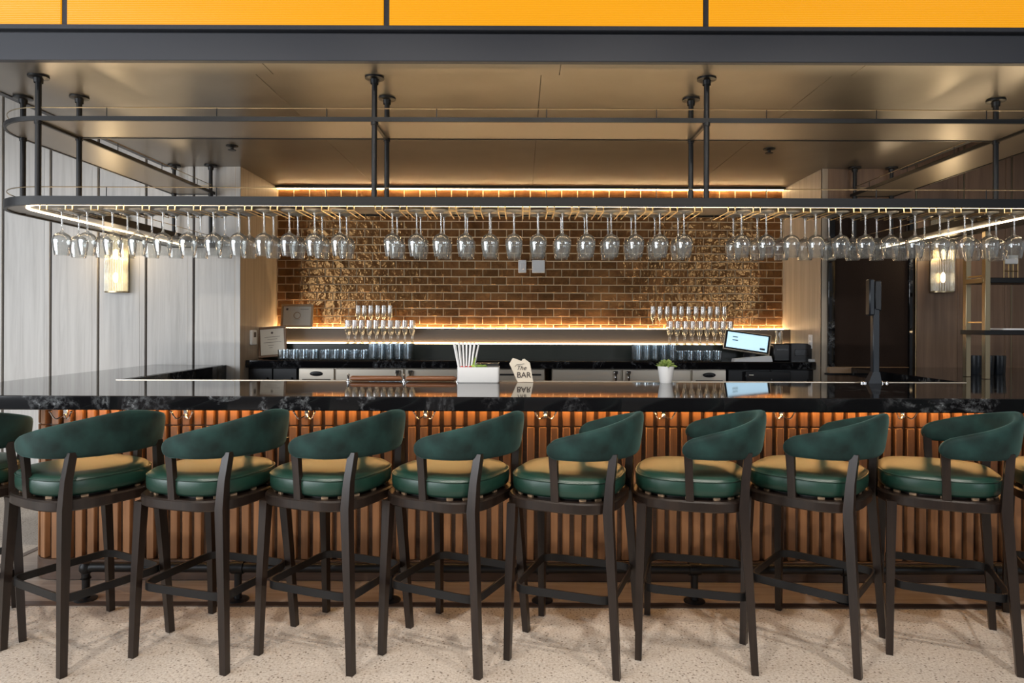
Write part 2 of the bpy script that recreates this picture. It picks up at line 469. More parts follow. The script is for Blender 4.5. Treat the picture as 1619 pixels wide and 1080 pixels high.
# tiled wall
wb = struct(MB().box(XL, XR, DT, DT+.12, 0, 2.80).build('wall_back', M['grout'], smooth=0), 'brown glazed brick tile wall behind the bar')
TP, TH, GR = .1570, .0790, .009
def tile_mesh(wd, ht):
    w2, h2, t, c = wd/2, ht/2, .006, .002
    vs = [(-w2,0,-h2),(w2,0,-h2),(w2,0,h2),(-w2,0,h2), (-w2,-t+c,-h2),(w2,-t+c,-h2),(w2,-t+c,h2),(-w2,-t+c,h2),
          (-w2+c,-t,-h2+c),(w2-c,-t,-h2+c),(w2-c,-t,h2-c),(-w2+c,-t,h2-c)]
    fs = [(8,9,10,11)]
    for k in range(4):
        k2 = (k+1) % 4; fs += [(k, k2, 4+k2, 4+k), (4+k, 4+k2, 8+k2, 8+k)]
    return vs, fs
cache = {}
n_tile = 0
rest = MB()
Z0 = 1.425; ROW0 = -1
for r in range(-1, 18):
    za = max(1.388, Z0+r*TH); zb = min(2.786, Z0+(r+1)*TH)
    if zb-za < .015: continue
    off = -.234 if r % 2 == 0 else -.234+TP/2
    k0 = math.floor((XL-off)/TP); k1 = math.ceil((XR-off)/TP)
    for k in range(k0, k1):
        xa = max(XL+.002, off+k*TP); xb = min(XR-.002, off+(k+1)*TP)
        if xb-xa < .02: continue
        wd, ht = xb-xa-GR, zb-za-GR
        key = (round(wd, 3), round(ht, 3))
        loc = ((xa+xb)/2, DT, (za+zb)/2); rot = (random.gauss(0, .010), 0, random.gauss(0, .008))
        if n_tile < 300:
            if key not in cache:
                mb = MB(); mb.add(*tile_mesh(wd, ht)); cache[key] = mb.mesh('tile', M['tile_glaze'], 0)
            obj('tile', cache[key], wb, loc, rot); n_tile += 1
        else:
            vs, fs = tile_mesh(wd, ht)
            R = Matrix.Rotation(rot[2], 3, 'Z') @ Matrix.Rotation(rot[0], 3, 'X')
            rest.add([R @ Vector(v) + Vector(loc) for v in vs], fs)
o = rest.build('tile_field', M['tile_glaze'], wb, smooth=0); o['kind'] = 'stuff'
MB().box(XL+.01, XR-.01, DT-.036, DT-.028, 2.764, 2.770).build('led_strip', M['wall_led'], wb, smooth=0)
MB().box(XL+.005, XR-.005, DT-.075, DT-.02, 2.771, 2.787).build('added_led_shield', M['black_metal'], wb, smooth=0)  # added shield, keeps the strip's light off the ceiling

# ceiling over the bar: bronze sheets
ce = struct(MB().box(-3.06, 3.26, 3.545, DT+.12, ZC+.012, ZC+.10).build('ceiling', M['reveal_dark'], smooth=0), 'satin bronze sheet ceiling over the bar')
xs = [-3.06, -1.45, .10, 1.68, 3.26]; ys = [3.705, 5.0, DT]
for i in range(4):
    for j in range(2):
        MB().box(xs[i]+.0015, xs[i+1]-.0015, ys[j]+.0015, ys[j+1]-.0015, ZC, ZC+.012, .001).build('ceiling_panel', M['bronze_ceiling'], ce)
    MB().box(xs[i]+.1, xs[i+1]+.097 if i < 3 else xs[i+1], 3.542, 3.70, ZC-.004, ZC+.012, .001).build('ceiling_panel', M['bronze_ceiling'], ce)
# dark fascia and orange light box band above it
fa = struct(MB().box(-8, 8, 3.50, 3.54, ZC-.006, 2.925, .004).build('trim_1', M['black_paint']), 'dark blue black fascia beam along the ceiling edge')
MB().box(-8, 8, 3.485, 3.56, 2.937, 2.960, .003).build('fascia_lip', M['black_paint'], fa)
MB().box(-8, 8, 3.525, 3.60, 2.92, 2.94).build('shadow_gap', M['black_plastic'], fa, smooth=0)
MB().box(-8, 8, 3.60, 3.64, 2.96, 3.75).build('backing', M['black_paint'], fa, smooth=0)
px_div = [-420, 96, 608, 1116, 1630, 2145]
names = ['ribbed orange light box cut off by the left picture edge', 'ribbed orange light box, second from left, above the left hanging posts',
         'ribbed orange light box above the middle of the bar', 'ribbed orange light box, rightmost in the picture', None]
for i in range(4):
    a, b = PX(px_div[i], 3.5)+.016, PX(px_div[i+1], 3.5)-.016
    lp = MB().box(-(b-a)/2, (b-a)/2, 0, .02, 0, .46, .002).build('orange_light_box', M['orange_ribbed'], None, ((a+b)/2, 3.515, 2.962))
    tag(lp, names[i], 'light box', 'orange lights over the bar')
for p in px_div[1:5]:
    x = PX(p, 3.5); MB().box(x-.014, x+.014, 3.522, 3.60, 2.96, 3.44).build('divider', M['black_paint'], fa, smooth=0)
# ceiling of the lounge the camera stands in
struct(MB().box(-8, 8, -6, 3.6, 3.75, 3.85).build('ceiling_front', M['lounge_ceiling'], smooth=0), 'plain ceiling of the lounge in front of the bar')
struct(MB().box(-8, -3.06, 3.6, DW+.1, 3.75, 3.85).build('ceiling_left', M['lounge_ceiling'], smooth=0), 'plain ceiling left of the bar')
struct(MB().box(3.26, 8, 3.6, DW+.1, 3.75, 3.85).build('ceiling_right', M['lounge_ceiling'], smooth=0), 'plain ceiling right of the bar')
# soffit cheeks
struct(MB().box(-3.10, -3.06, 3.54, DW, ZC-.006, 3.75).build('trim_2', M['black_paint'], smooth=0), 'dark cheek of the bar soffit, left')
struct(MB().box(3.26, 3.30, 3.54, DW, ZC-.006, 3.75).build('trim_3', M['black_paint'], smooth=0), 'dark cheek of the bar soffit, right')
# ceiling lamps of the lounge, throwing the stool shadows towards the bar
for i, x in enumerate((-2.1, -.75, .62, 2.0)):
    t = empty('downlight', (x, .75, 3.75))
    tag(t, 'round recessed downlight in lounge ceiling, %s from the left' % ORD[i], 'lamp', 'lounge downlights')
    MB().lathe([(.075, 0), (.075, -.012), (.06, -.016), (.055, -.004)], n=24).build('trim_ring', M['black_metal'], t)
    MB().lathe([(.055, -.004), (.0, -.004)], n=24).build('lens', M['lamp_face'], t)
    l = bpy.data.lights.new('downlight_lamp', 'SPOT'); l.energy = 200; l.color = (1, .92, .82); l.spot_size = radians(85); l.spot_blend = .6
    l.shadow_soft_size = .05
    lo = bpy.data.objects.new('downlight_lamp', l); COL.objects.link(lo); lo.parent = t; lo.location = (0, 0, -.03)
    d = Vector((0, 2.3, -3.2)); lo.rotation_euler = d.to_track_quat('-Z', 'Y').to_euler()
# sprinkler heads
for i, (px, py) in enumerate(((366, 232), (1215, 234))):
    d = (ZC-CAM_H)*1079/(511-py)
    t = empty('sprinkler', (PX(px, d), d, ZC))
    tag(t, 'small dark sprinkler head on the bronze ceiling, %s one' % ('left', 'right')[i], 'sprinkler', 'ceiling sprinklers')
    MB().lathe([(.045, 0), (.045, -.006), (.02, -.012)], n=16, cap1=True).build('escutcheon', M['black_metal'], t)
    MB().lathe([(.012, -.01), (.012, -.03), (.03, -.032), (.03, -.036)], n=12, cap1=True).build('head', M['black_metal'], t)

# ------------------------------------------------------------------ bar counter
ZB = 1.07
bt_plan = u_plan(-3.20, 4.58, 3.41, .35, -2.58, 2.83, 4.34, DW-.012)
top = MB().prism(bt_plan, ZB-.072, ZB, .004).build('bar_countertop', M['black_marble'], smooth=30)
tag(top, 'polished black marble bar top with grey veins running across the picture', 'countertop')
MB().box(-2.58, 2.83, 4.335, 4.352, ZB-.072, ZB+.004, .002).build('rear_trim', M['steel'], top)
inn = [(-2.58, 4.352), (-2.56, 4.352), (-2.56, DW-.004), (-2.58, DW-.004)]
MB().prism(inn, ZB-.30, ZB-.002).build('splash_panel', M['black_marble'], top, smooth=0)
MB().box(-2.55, 4.0, 3.752, 3.765, ZB-.082, ZB-.073).build('led_strip', M['bar_led'], top, smooth=0)

base = empty('slatted_bar', (0, 3.8, 0))
tag(base, 'bar front of vertical orange brown wooden slats under the black top', 'bar front')
def B(mb, n, m, **k): return mb.build(n, m, base, (0, -3.8, 0), **k)
B(MB().prism(u_plan(-2.74, 4.19, 3.828, .14, -2.60, 4.05, 3.97, 5.9), .10, ZB-.074), 'body', M['plinth_wood'], smooth=30)
B(MB().prism(u_plan(-2.765, 4.215, 3.79, .165, -2.60, 4.05, 3.97, 5.9), .004, .118, .004), 'plinth', M['plinth_wood'], smooth=30)
SW, PITCH = .042, .0662
sl_lo = MB().box(-SW/2, SW/2, -.034, 0, 0, .742, .004).mesh('slat', M['slat_wood'])
sl_hi = MB().box(-SW/2, SW/2, -.034, 0, 0, .128, .004).mesh('slat', M['slat_wood'])
def slat(x, y, rz):
    obj('slat', sl_lo, base, (x, y-3.8, .119), (0,0,rz)); obj('slat', sl_hi, base, (x, y-3.8, .866), (0,0,rz))
nx = int((4.05+2.60)/PITCH)
for i in range(nx+1): slat(-2.60+i*PITCH+.004, 3.834, 0)
for k in range(1, 4):
    a = (pi/2)*k/3.4
    slat(-2.60-.136*sin(a), 3.968-.136*cos(a), -a); slat(4.05+.136*sin(a), 3.968-.136*cos(a), a)
for k in range(6):
    slat(-2.736, 4.05+k*PITCH, -pi/2); slat(4.186, 4.05+k*PITCH, pi/2)
# LED body under the counter is a child of the top; purse hooks under the top
hp = [99, 290, 483, 672, 863, 1051, 1239, 1432]
hk = None
for i, p in enumerate(hp):
    if hk is None:
        hk = empty('purse_hook')
        MB().box(-.012, .012, -.006, 0, -.02, .03, .002).build('plate', M['chrome'], hk)
        for s in (-1, 1):
            pr = [(0, -.004, .0)] + [(s*(.006+.052*t), -.012-.03*sin(pi*t*.5), -.018*sin(pi*t)-.004+.022*max(0, t-.6)/.4) for t in (.1,.25,.4,.55,.7,.85,1.)]
            MB().tube(pr, .0042, 6).build('prong', M['chrome'], hk)
            e = pr[-1]; MB().lathe([(.0, -.008), (.006, -.005), (.008, 0), (.006, .005), (0, .008)], c=e, n=8).build('ball_tip', M['chrome'], hk)
        h = hk
    else: h = copy_tree(hk)
    h.location = (PX(p, 3.77), 3.80, PZ(656, 3.77, p))
    tag(h, 'chrome double purse hook under the bar top, %s from the left' % ORD[i], 'hook', 'purse hooks on the bar front')
# foot rail
fr = empty('foot_rail', (0, 3.53, 0)); tag(fr, 'black tubular foot rail on round floor flanges along the bar', 'foot rail')
zr = .172
bx = [-2.25+.787*i for i in range(9)]
MB().tube([(bx[0], 0, zr-.06), (bx[0], 0, zr-.02), (bx[0]+.015, 0, zr-.006), (bx[0]+.04, 0, zr), (4.15, 0, zr)], .026, 12).build('rail', M['black_metal'], fr)
MB().lathe([(.0, -.03), (.025, -.026), (.034, -.01), (.034, .01), (.025, .026), (0, .03)], c=(bx[0]+.002, 0, zr-.004), n=14).build('elbow', M['black_metal'], fr)
for i, x in enumerate(bx):
    b_ = MB().lathe([(.019, .008), (.019, zr-.02)], c=(x, 0, 0), n=12).build('bracket', M['black_metal'], fr)
    MB().lathe([(.055, .003), (.055, .008), (.046, .014), (.022, .016)], c=(x, 0, 0), n=18, cap0=True).build('flange', M['black_metal'], b_)
    if i: MB().tube([(x-.03, 0, zr), (x+.03, 0, zr)], .033, 12).build('collar', M['black_metal'], b_)

# ------------------------------------------------------------------ bar stools
def make_stool():
    t = empty('bar_stool')
    W = M['stool_wood']
    for s in (-1, 1):
        MB().taper([(-.235, s*.235, 0), (-.232, s*.224, .3), (-.226, s*.202, .665)], [.028, .032, .040]).build('leg', W, t)
        MB().taper([(.240, s*.235, 0), (.218, s*.220, .35), (.196, s*.204, .665), (.202, s*.200, .78), (.214, s*.186, .90)], [.029, .034, .040, .034, .032]).build('leg', W, t)
        MB().taper([(-.022, s*.236, .685), (-.026, s*.241, .80), (-.030, s*.248, .905)], [(.034,.024), (.032,.024), (.036,.026)]).build('arm_post', W, t)
    SX = -.028
    lo = [super_loop(.252*k, .252*k, 3.2, z, 44, SX) for k, z in ((.97, .650), (1.0, .656), (1.0, .690), (.975, .697), (.80, .697), (.78, .690), (.78, .656), (.80, .650))]
    lo.append(lo[0])
    MB().rings(lo, False, False).build('seat_frame', W, t)
    MB().rings([super_loop(.20, .20, 3.0, .690, 32, SX), super_loop(.20, .20, 3.0, .706, 32, SX)]).build('seat_board', W, t)
    for k in range(16):
        p = super_loop(.218, .218, 3.0, 0, 16, SX)[k]
        MB().box(-.014, .014, -.006, .006, .697, .708, .001).build('light_dash', M['sill_wood'], t, (p[0], p[1], 0), (0, 0, atan2(p[1], p[0]-SX)+pi/2))  # pale blocks stand in for dashes of light under the cushion
    cz = [(.86, .706), (.955, .709), (.992, .720), (1.0, .742), (.998, .765), (.975, .783), (.91, .794), (.72, .800), (.40, .803), (.05, .804)]
    cu = MB().rings([super_loop(.240*k, .240*k, 2.9, z, 48, SX) for k, z in cz]).build('cushion', M['leather'], t, smooth=60)
    MB().tube(super_loop(.238, .238, 2.9, .776, 48, SX), .0035, 6, closed=True).build('piping', M['leather'], cu)
    # curved backrest band
    path = []
    for k in range(5): path.append((-.055+.115*k/5, -.252))
    for k in range(25):
        a = -pi/2+pi*k/24; path.append((.06+.200*cos(a), .252*sin(a)))
    for k in range(1, 6): path.append((.06-.115*k/5, .252))
    L = [0]
    for a, b in zip(path[:-1], path[1:]): L.append(L[-1]+math.hypot(b[0]-a[0], b[1]-a[1]))
    tot = L[-1]; loops = []
    extra = [.0015, .006, .014, .026, .042]
    samples = [0.0]+extra+[l for l in L[1:-1] if .05 < l < tot-.05]+[tot-e for e in extra[::-1]]+[tot]
    for l in samples:
        i = max(j for j in range(len(L)) if L[j] <= l+1e-9); i = min(i, len(L)-2)
        f = (l-L[i])/(L[i+1]-L[i]); p = Vector(path[i]).lerp(Vector(path[i+1]), f)
        tg = (Vector(path[min(i+2, len(path)-1)])-Vector(path[max(i-1, 0)])).normalized(); nrm = Vector((tg.y, -tg.x))
        q = min(l, tot-l); s = q/(tot/2)
        zb = .872; zt = .948+.110*(1-(1-s)**1.4)
        e = 1.0 if q > .05 else max(.06, sqrt(1-(1-q/.05)**2))
        zm = (zb+zt)/2; h = (zt-zb)/2*e; th = .023*(1.0 if q > .02 else max(.12, sqrt(1-(1-q/.02)**2)))
        lp = []
        for k in range(16):
            a = 2*pi*k/16; c_, s_ = cos(a), sin(a)
            u = th*math.copysign(abs(c_)**.6, c_); v = h*math.copysign(abs(s_)**.55, s_)
            z = zm+v; off = u+(z-.872)*.12
            lp.append((p.x+nrm.x*off, p.y+nrm.y*off, z))
        loops.append(lp)
    MB().rings(loops).build('backrest', M['velvet'], t, smooth=70)
    fl = [super_loop(.220*k, .220*k, 9, z, 64) for k, z in ((1.0, .284), (1.0, .318), (.965, .318), (.965, .284))]; fl.append(fl[0])
    MB().rings(fl, False, False).build('foot_ring', M['black_metal'], t)
    return t
ST = [(-2.58, 3.11, -50, 'green bar stool cut off by the left picture edge'),
      (-1.954, 3.085, -29, 'green bar stool, leftmost of the eight whole stools'),
      (-1.371, 3.087, -17, 'green bar stool, second whole stool from the left'),
      (-.833, 3.095, -21, 'green bar stool, third whole stool from the left'),
      (-.290, 3.080, -25, 'green bar stool below the white caddy and the small sign'),
      (.245, 3.065, -20, 'green bar stool, fourth from right, just right of the picture middle'),
      (.793, 3.095, -15, 'green bar stool in front of the white plant pot'),
      (1.335, 3.11, -39, 'green bar stool, second from right of the eight whole stools'),
      (1.92, 3.108, -23, 'green bar stool, rightmost of the eight whole stools'),
      (2.56, 3.12, -23, 'green bar stool cut off by the right picture edge')]
st0 = make_stool()
for i, (x, y, a, lab) in enumerate(ST):
    s = st0 if i == 0 else copy_tree(st0)
    s.location = (x, y, 0); s.rotation_euler = (0, 0, radians(a))
    tag(s, lab, 'bar stool', 'green bar stools along the bar')

# ------------------------------------------------------------------ hanging rack
RF, RB = 3.73, 4.10
RX = [-2.655, -.812, 1.009, 2.835]
OL, OR = -3.02, 3.20
ZU, ZL = 2.543, 2.083            # underside of upper and lower shelves
rk = empty('hanging_rack', (0, RF, ZC)); tag(rk, 'two level black hanging rack on ceiling posts above the bar', 'rack')
def R(mb, n, m, parent=None, **k):
    return mb.build(n, m, parent or rk, (0, 0, 0) if parent else (0, -RF, -ZC), **k)
rp = u_plan(OL, OR, RF, .37, RX[0], RX[3], RB, DW-.03, 14)
R(MB().prism(rp, ZU, ZU+.016, .002), 'upper_shelf', M['bronze_shelf'], smooth=30)
R(MB().prism(rp, ZL+.004, ZL+.040, .002), 'lower_shelf', M['bronze_shelf'], smooth=30)
def rim(z0, z1, t, name):
    out = [p for p in rp]
    o2 = offset_poly(out, .004); i2 = offset_poly(out, -t)
    mb = MB(); n = len(out); vs = []
    for pl, z in ((o2, z0), (o2, z1), (i2, z1), (i2, z0)): vs += [(x, y, z) for x, y in pl]
    fs = []
    for i in range(4):
        j = (i+1) % 4
        for k in range(n):
            k2 = (k+1) % n; fs.append((i*n+k, i*n+k2, j*n+k2, j*n+k))
    mb.add(vs, fs); return R(mb, name, M['rim_black'], smooth=30)
rim(ZU-.004, ZU+.020, .010, 'upper_rim')
rim(ZL-.004, ZL+.044, .014, 'lower_rim')
for z, nm in ((ZU+.02, 'upper'), (ZL+.044, 'lower')):
    wpth = offset_poly(rp, -.012)
    wire = R(MB().tube([(x, y, z+.052) for x, y in wpth], .0028, 6, closed=True), nm+'_gallery_rail', M['pale_brass'])
    for x in [-2.28+.603*i for i in range(9)]:
        for y in (RF+.012, RB-.012):
            R(MB().tube([(x, y, z), (x, y, z+.052)], .0028, 6), 'baluster', M['black_metal'])
    for y in (4.5, 5.05, 5.6):
        for x in (OL+.012, RX[0]-.012, RX[3]+.012, OR-.012):
            R(MB().tube([(x, y, z), (x, y, z+.052)], .0028, 6), 'baluster', M['black_metal'])
posts = [(x, y) for x in RX for y in (RF+.012, RB-.012)] + [(OL+.02, RB), (OR-.02, RB), (OL+.03, 5.86), (RX[0]-.02, 5.86), (RX[3]+.02, 5.86), (OR-.03, 5.86)]
for x, y in posts:
    p = R(MB().lathe([(.0155, ZL), (.0155, ZC-.002)], c=(x, y, 0), n=14), 'post', M['black_metal'])
    f = MB().lathe([(.052, ZC-.002), (.052, ZC-.012), (.024, ZC-.016), (.022, ZC-.04)], c=(x, y, 0), n=20, cap0=True).build('flange', M['black_metal'], p)
    for k in range(4):
        a = pi/4+k*pi/2
    for z in (ZU-.02, ):
        MB().lathe([(.020, z), (.020, z+.02)], c=(x, y, 0), n=14, cap0=True).build('collar', M['black_metal'], p)
# cross bars under the upper shelf between front and rear posts
for x in RX:
    R(MB().box(x-.008, x+.008, RF+.02, RB-.02, ZU-.014, ZU), 'cross_bar', M['black_metal'], smooth=0)
# led lines
def led_path(z, inset, r, name, mat='led', wd=.014, ht=.006):
    pts = [(-2.84, 5.75), (-2.84, RF+.30)]
    for k in range(1, 9):
        a = pi+(pi/2)*k/8; pts.append((-2.84+.24+.24*cos(a), RF+inset+.24+.24*sin(a)))
    pts += [(2.78, RF+inset)]
    for k in range(1, 9):
        a = 1.5*pi+(pi/2)*k/8; pts.append((2.78+.24*cos(a), RF+inset+.24+.24*sin(a)))
    pts += [(3.02, 5.75)]
    R(MB().tube([(x, y, z) for x, y in pts], .01, flat=(wd, ht)), name, M[mat], smooth=0)
led_path(ZL-.0005, .022, .24, 'led_strip', 'led', .011, .004)
led_path(ZL+.046, .20, .24, 'led_strip', 'led_soft')
led_path(ZU+.022, .20, .24, 'led_strip', 'led_soft')
# brass glass hangers and wine glasses
G1, G2 = 3.80, 3.945
banks = [('left', PX(97.5, G1), PX(537, G1), 12), ('middle', PX(620, G1), PX(1081, G1), 13), ('right', PX(1171.7, G1), PX(1603, G1), 12)]
def wine_glass():
    t = empty('wine_glass')
    # local z = 0 at the foot, hanging down
    MB().lathe([(.0, .0), (.040, .0), (.0455, -.0015), (.044, -.004), (.02, -.008), (.007, -.016)], n=24).build('foot', M['foot_glass'], t, smooth=60)
    MB().lathe([(.007, -.016), (.0046, -.03), (.0042, -.09), (.0052, -.115), (.010, -.128)], n=12).build('stem', M['stem_glass'], t, smooth=60)
    MB().lathe([(.010, -.128), (.022, -.133), (.036, -.143), (.045, -.156), (.0485, -.170), (.0485, -.181), (.0460, -.205), (.0415, -.232), (.0370, -.256), (.0360, -.257),
                (.0400, -.232), (.0445, -.205), (.0470, -.181), (.0470, -.170), (.0435, -.157), (.034, -.145), (.019, -.137), (0, -.135)], n=28).build('bowl', M['clear_glass'], t, smooth=60)
    return t
wg0 = None
for bn, xa, xb, n in banks:
    p = (xb-xa)/(n-1)
    for i in range(n+1):
        xc = xa+(i-.5)*p
        mb = MB(); h = .028
        for s in (-1, 1):
            x = xc+s*.019
            mb.tube([(x, RF+.022, ZL), (x, RF+.022, ZL-h), (x, RF+.30, ZL-h), (x, RF+.30, ZL)], .0035, 6)
        mb.tube([(xc-.019, RF+.022, ZL-h), (xc+.019, RF+.022, ZL-h)], .0035, 6)
        R(mb, 'glass_hanger', M['brass'])
    for i in range(n):
        for row, y in (('front', G1), ('rear', G2)):
            if bn == 'right' and i == n-1 and row == 'rear': pass
            g = wine_glass() if wg0 is None else copy_tree(wg0)
            if wg0 is None: wg0 = g
            g.location = (xa+i*p, y, ZL-.017)
            tag(g, 'upside down wine glass, %s row of the %s hanging bank, %s from its left end' % (row, bn, ORD[i]), 'wine glass', 'wine glasses hanging from the rack')

# ------------------------------------------------------------------ back counter, ledges, coolers
ZK = 1.105; DK = 6.02
bc = MB().box(XL+.003, XR-.003, DK, 6.62, ZK-.066, ZK, .004).build('back_counter', M['black_marble'])
tag(bc, 'black marble back counter under the tiled wall', 'countertop')
lg = empty('stepped_ledge', (0, 6.60, ZK)); tag(lg, 'two step ledge with light lines at the foot of the tiles', 'ledge')
def LG(mb, n, m): return mb.build(n, m, lg, (0, -6.60, -ZK), smooth=0)
LG(MB().box(XL+.004, XR-.004, 6.42, 6.60, ZK, 1.236), 'lower_step', M['dark_green_black'])
LG(MB().box(XL+.004, XR-.004, 6.60, DT-.001, ZK, 1.381), 'upper_step', M['ledge_brown'])
LG(MB().box(XL+.004, XR-.004, 6.595, 6.62, 1.381, 1.386), 'upper_edge', M['black_metal'])
LG(MB().box(XL+.004, XR-.004, 6.42, 6.44, 1.236, 1.241), 'lower_edge', M['black_metal'])
LG(MB().box(XL+.01, XR-.01, 6.584, 6.598, 1.237, 1.247), 'led_strip', M['ledge_led'])
LG(MB().box(XL+.01, XR-.01, DT-.034, DT-.018, 1.382, 1.391), 'led_strip', M['wall_led'])
# coolers
def cooler(name, x0, lay, label):
    """lay = list of (kind, px0, px1)"""
    d = 6.06
    t = empty(name, (x0, d, 0)); tag(t, label, 'cooler', 'stainless back bar coolers')
    xa = PX(lay[0][1], d)-x0; xb = PX(lay[-1][2], d)-x0
    MB().box(xa, xb, .02, .52, .02, 1.035, .003).build('body', M['steel'], t)
    for kind, p0, p1 in lay:
        a, b = PX(p0, d)-x0+.004, PX(p1, d)-x0-.004
        if kind == 'vent':
            v = MB().box(a, b, 0, .02, .12, 1.03, .003).build('vent_panel', M['steel'], t)
            cx = (a+b)/2
            bd = MB().rings([[(cx+.058*cos(k*pi/12), -.004, .985+.022*sin(k*pi/12)) for k in range(24)], [(cx+.05*cos(k*pi/12), -.007, .985+.016*sin(k*pi/12)) for k in range(24)]][::-1]).build('badge', M['black_plastic'], v)
            MB().tube([(cx-.036+.006*k, -.0085, .985+(.006 if k % 2 else -.006)) for k in range(13)], .0016, 5).build('lettering', M['chrome'], v)
            MB().box(a+.03, b-.03, -.003, 0, .93, .938).build('slot', M['black_plastic'], v, smooth=0)
        else:
            dr = MB().box(a, b, 0, .02, .12, 1.03, .004).build('door', M['steel'], t)
            if kind in ('door_r', 'door_l'):
                hx = b-.05 if kind == 'door_r' else a+.05
                MB().box(hx-.02, hx+.02, -.03, 0, .985, 1.02, .006).build('latch', M['chrome'], dr)
                MB().box(hx-.012, hx+.012, -.045, -.015, .93, .99, .006).build('handle', M['chrome'], dr)
            else:
                MB().box(a+.06, b-.03, -.012, 0, .975, .990, .003).build('handle', M['black_plastic'], dr)
    return t
cooler('back_bar_cooler', PX(667, 6.06), [('vent', 472, 529), ('door_r', 530, 639), ('door_l', 640, 749), ('slot', 750, 862)], 'stainless back bar cooler on the left, oval badge at its left end')
cooler('back_bar_cooler', PX(1011, 6.06), [('door_r', 873, 983), ('door_l', 984, 1093), ('vent', 1094, 1149)], 'stainless back bar cooler on the right, oval badge at its right end')
def cabinet(x0, x1, label, doors):
    t = empty('black_cabinet', ((x0+x1)/2, 6.08, 0)); tag(t, label, 'cabinet'); hw = (x1-x0)/2
    MB().box(-hw, hw, .02, .5, .0, 1.037, .003).build('body', M['black_plastic'], t)
    for k in range(doors):
        a = -hw+2*hw*k/doors; b = -hw+2*hw*(k+1)/doors
        dr = MB().box(a+.004, b-.004, 0, .02, .1, 1.03, .003).build('door', M['black_plastic'], t)
        MB().box(b-.05, b-.04, -.02, 0, .8, .95, .003).build('handle', M['black_metal'], dr)
cabinet(XL+.004, PX(470, 6.08), 'black cabinet under the left end of the back counter', 2)
cabinet(PX(1151, 6.08), XR-.004, 'black cabinet under the tablet at the right end', 2)
dv = empty('media_box', (PX(1215, 6.03), 6.03, 0)); tag(dv, 'flat black electronics box under the counter below the tablet', 'electronics')
MB().box(-.20, .20, .0, .026, .93, 1.02, .004).build('housing', M['screen_black'], dv)
MB().box(-.17, -.13, -.003, 0, .985, .992).build('logo_plate', M['steel'], dv, smooth=0)
MB().lathe([(.008, -.004), (.008, .004)], c=(.03, -.004, .95), n=10, cap0=True, cap1=True).build('knob', M['chrome'], dv)

# glasses on the back counter
def one(name, mb, mat): return mb.mesh(name, mat, 60)
fl_me = one('champagne_flute', MB().lathe([(0, .0), (.028, .0), (.029, .002), (.012, .006), (.0035, .012), (.0032, .075), (.006, .085), (.014, .098), (.022, .118), (.0265, .145), (.0270, .17), (.0245, .222), (.0235, .222), (.0255, .17), (.025, .145), (.02, .119), (.0, .098)], n=16), M['flute_glass'])
tm_me = one('tumbler', MB().lathe([(0, .0), (.032, .0), (.034, .003), (.038, .09), (.0365, .09), (.032, .012), (0, .012)], n=18), M['blue_glass'])
hi_me = one('highball_glass', MB().lathe([(0, .0), (.028, .0), (.030, .003), (.034, .145), (.0325, .145), (.028, .012), (0, .012)], n=18), M['blue_glass'])
def grid(name, me, pxs, rows, z, where, cat, group):
    for j, d in enumerate(rows):
        row = '' if len(rows) == 1 else (('front', 'rear') if len(rows) == 2 else ('front', 'middle', 'rear'))[j]+' row of '
        for i, p in enumerate(pxs):
            o = obj(name, me, None, (PX(p, rows[0])+random.uniform(-.002, .002), d, z), (0, 0, random.uniform(0, 6)))
            tag(o, '%s, %s%s, %s from the left' % (cat, row, where, ORD[i]), cat, group)
def rng(a, b, n): return [a+(b-a)*i/(n-1) for i in range(n)]
grid('champagne_flute', fl_me, rng(549, 651, 10), [6.475, 6.54], 1.241, 'left cluster on the lower ledge', 'champagne flute', 'flutes, left')
grid('champagne_flute', fl_me, [566, 576, 586, 597, 607, 617], [6.67], 1.386, 'left cluster on the upper ledge', 'champagne flute', 'flutes, left')
grid('champagne_flute', fl_me, rng(1060, 1155, 9), [6.475, 6.54], 1.241, 'right cluster on the lower ledge', 'champagne flute', 'flutes, right')
grid('champagne_flute', fl_me, rng(1032, 1145, 11), [6.67], 1.386, 'right cluster on the upper ledge', 'champagne flute', 'flutes, right')
grid('tumbler', tm_me, rng(446, 493, 4), [6.10, 6.185], ZK, 'group beside the brown certificate', 'short tumbler', 'tumblers, left')
grid('tumbler', tm_me, rng(512, 573, 5), [6.10, 6.185], ZK, 'group left of the tall glasses', 'short tumbler', 'tumblers, left')
grid('highball_glass', hi_me, rng(588, 643, 5), [6.10, 6.18, 6.26], ZK, 'left group on the back counter', 'tall glass', 'tall glasses, left')
grid('highball_glass', hi_me, rng(1009, 1063, 5), [6.10, 6.18, 6.26], ZK, 'group behind the white plant pot', 'tall glass', 'tall glasses, right')
grid('tumbler', tm_me, rng(1077, 1135, 5), [6.12, 6.205], ZK, 'group left of the tablet', 'short tumbler', 'tumblers, right')

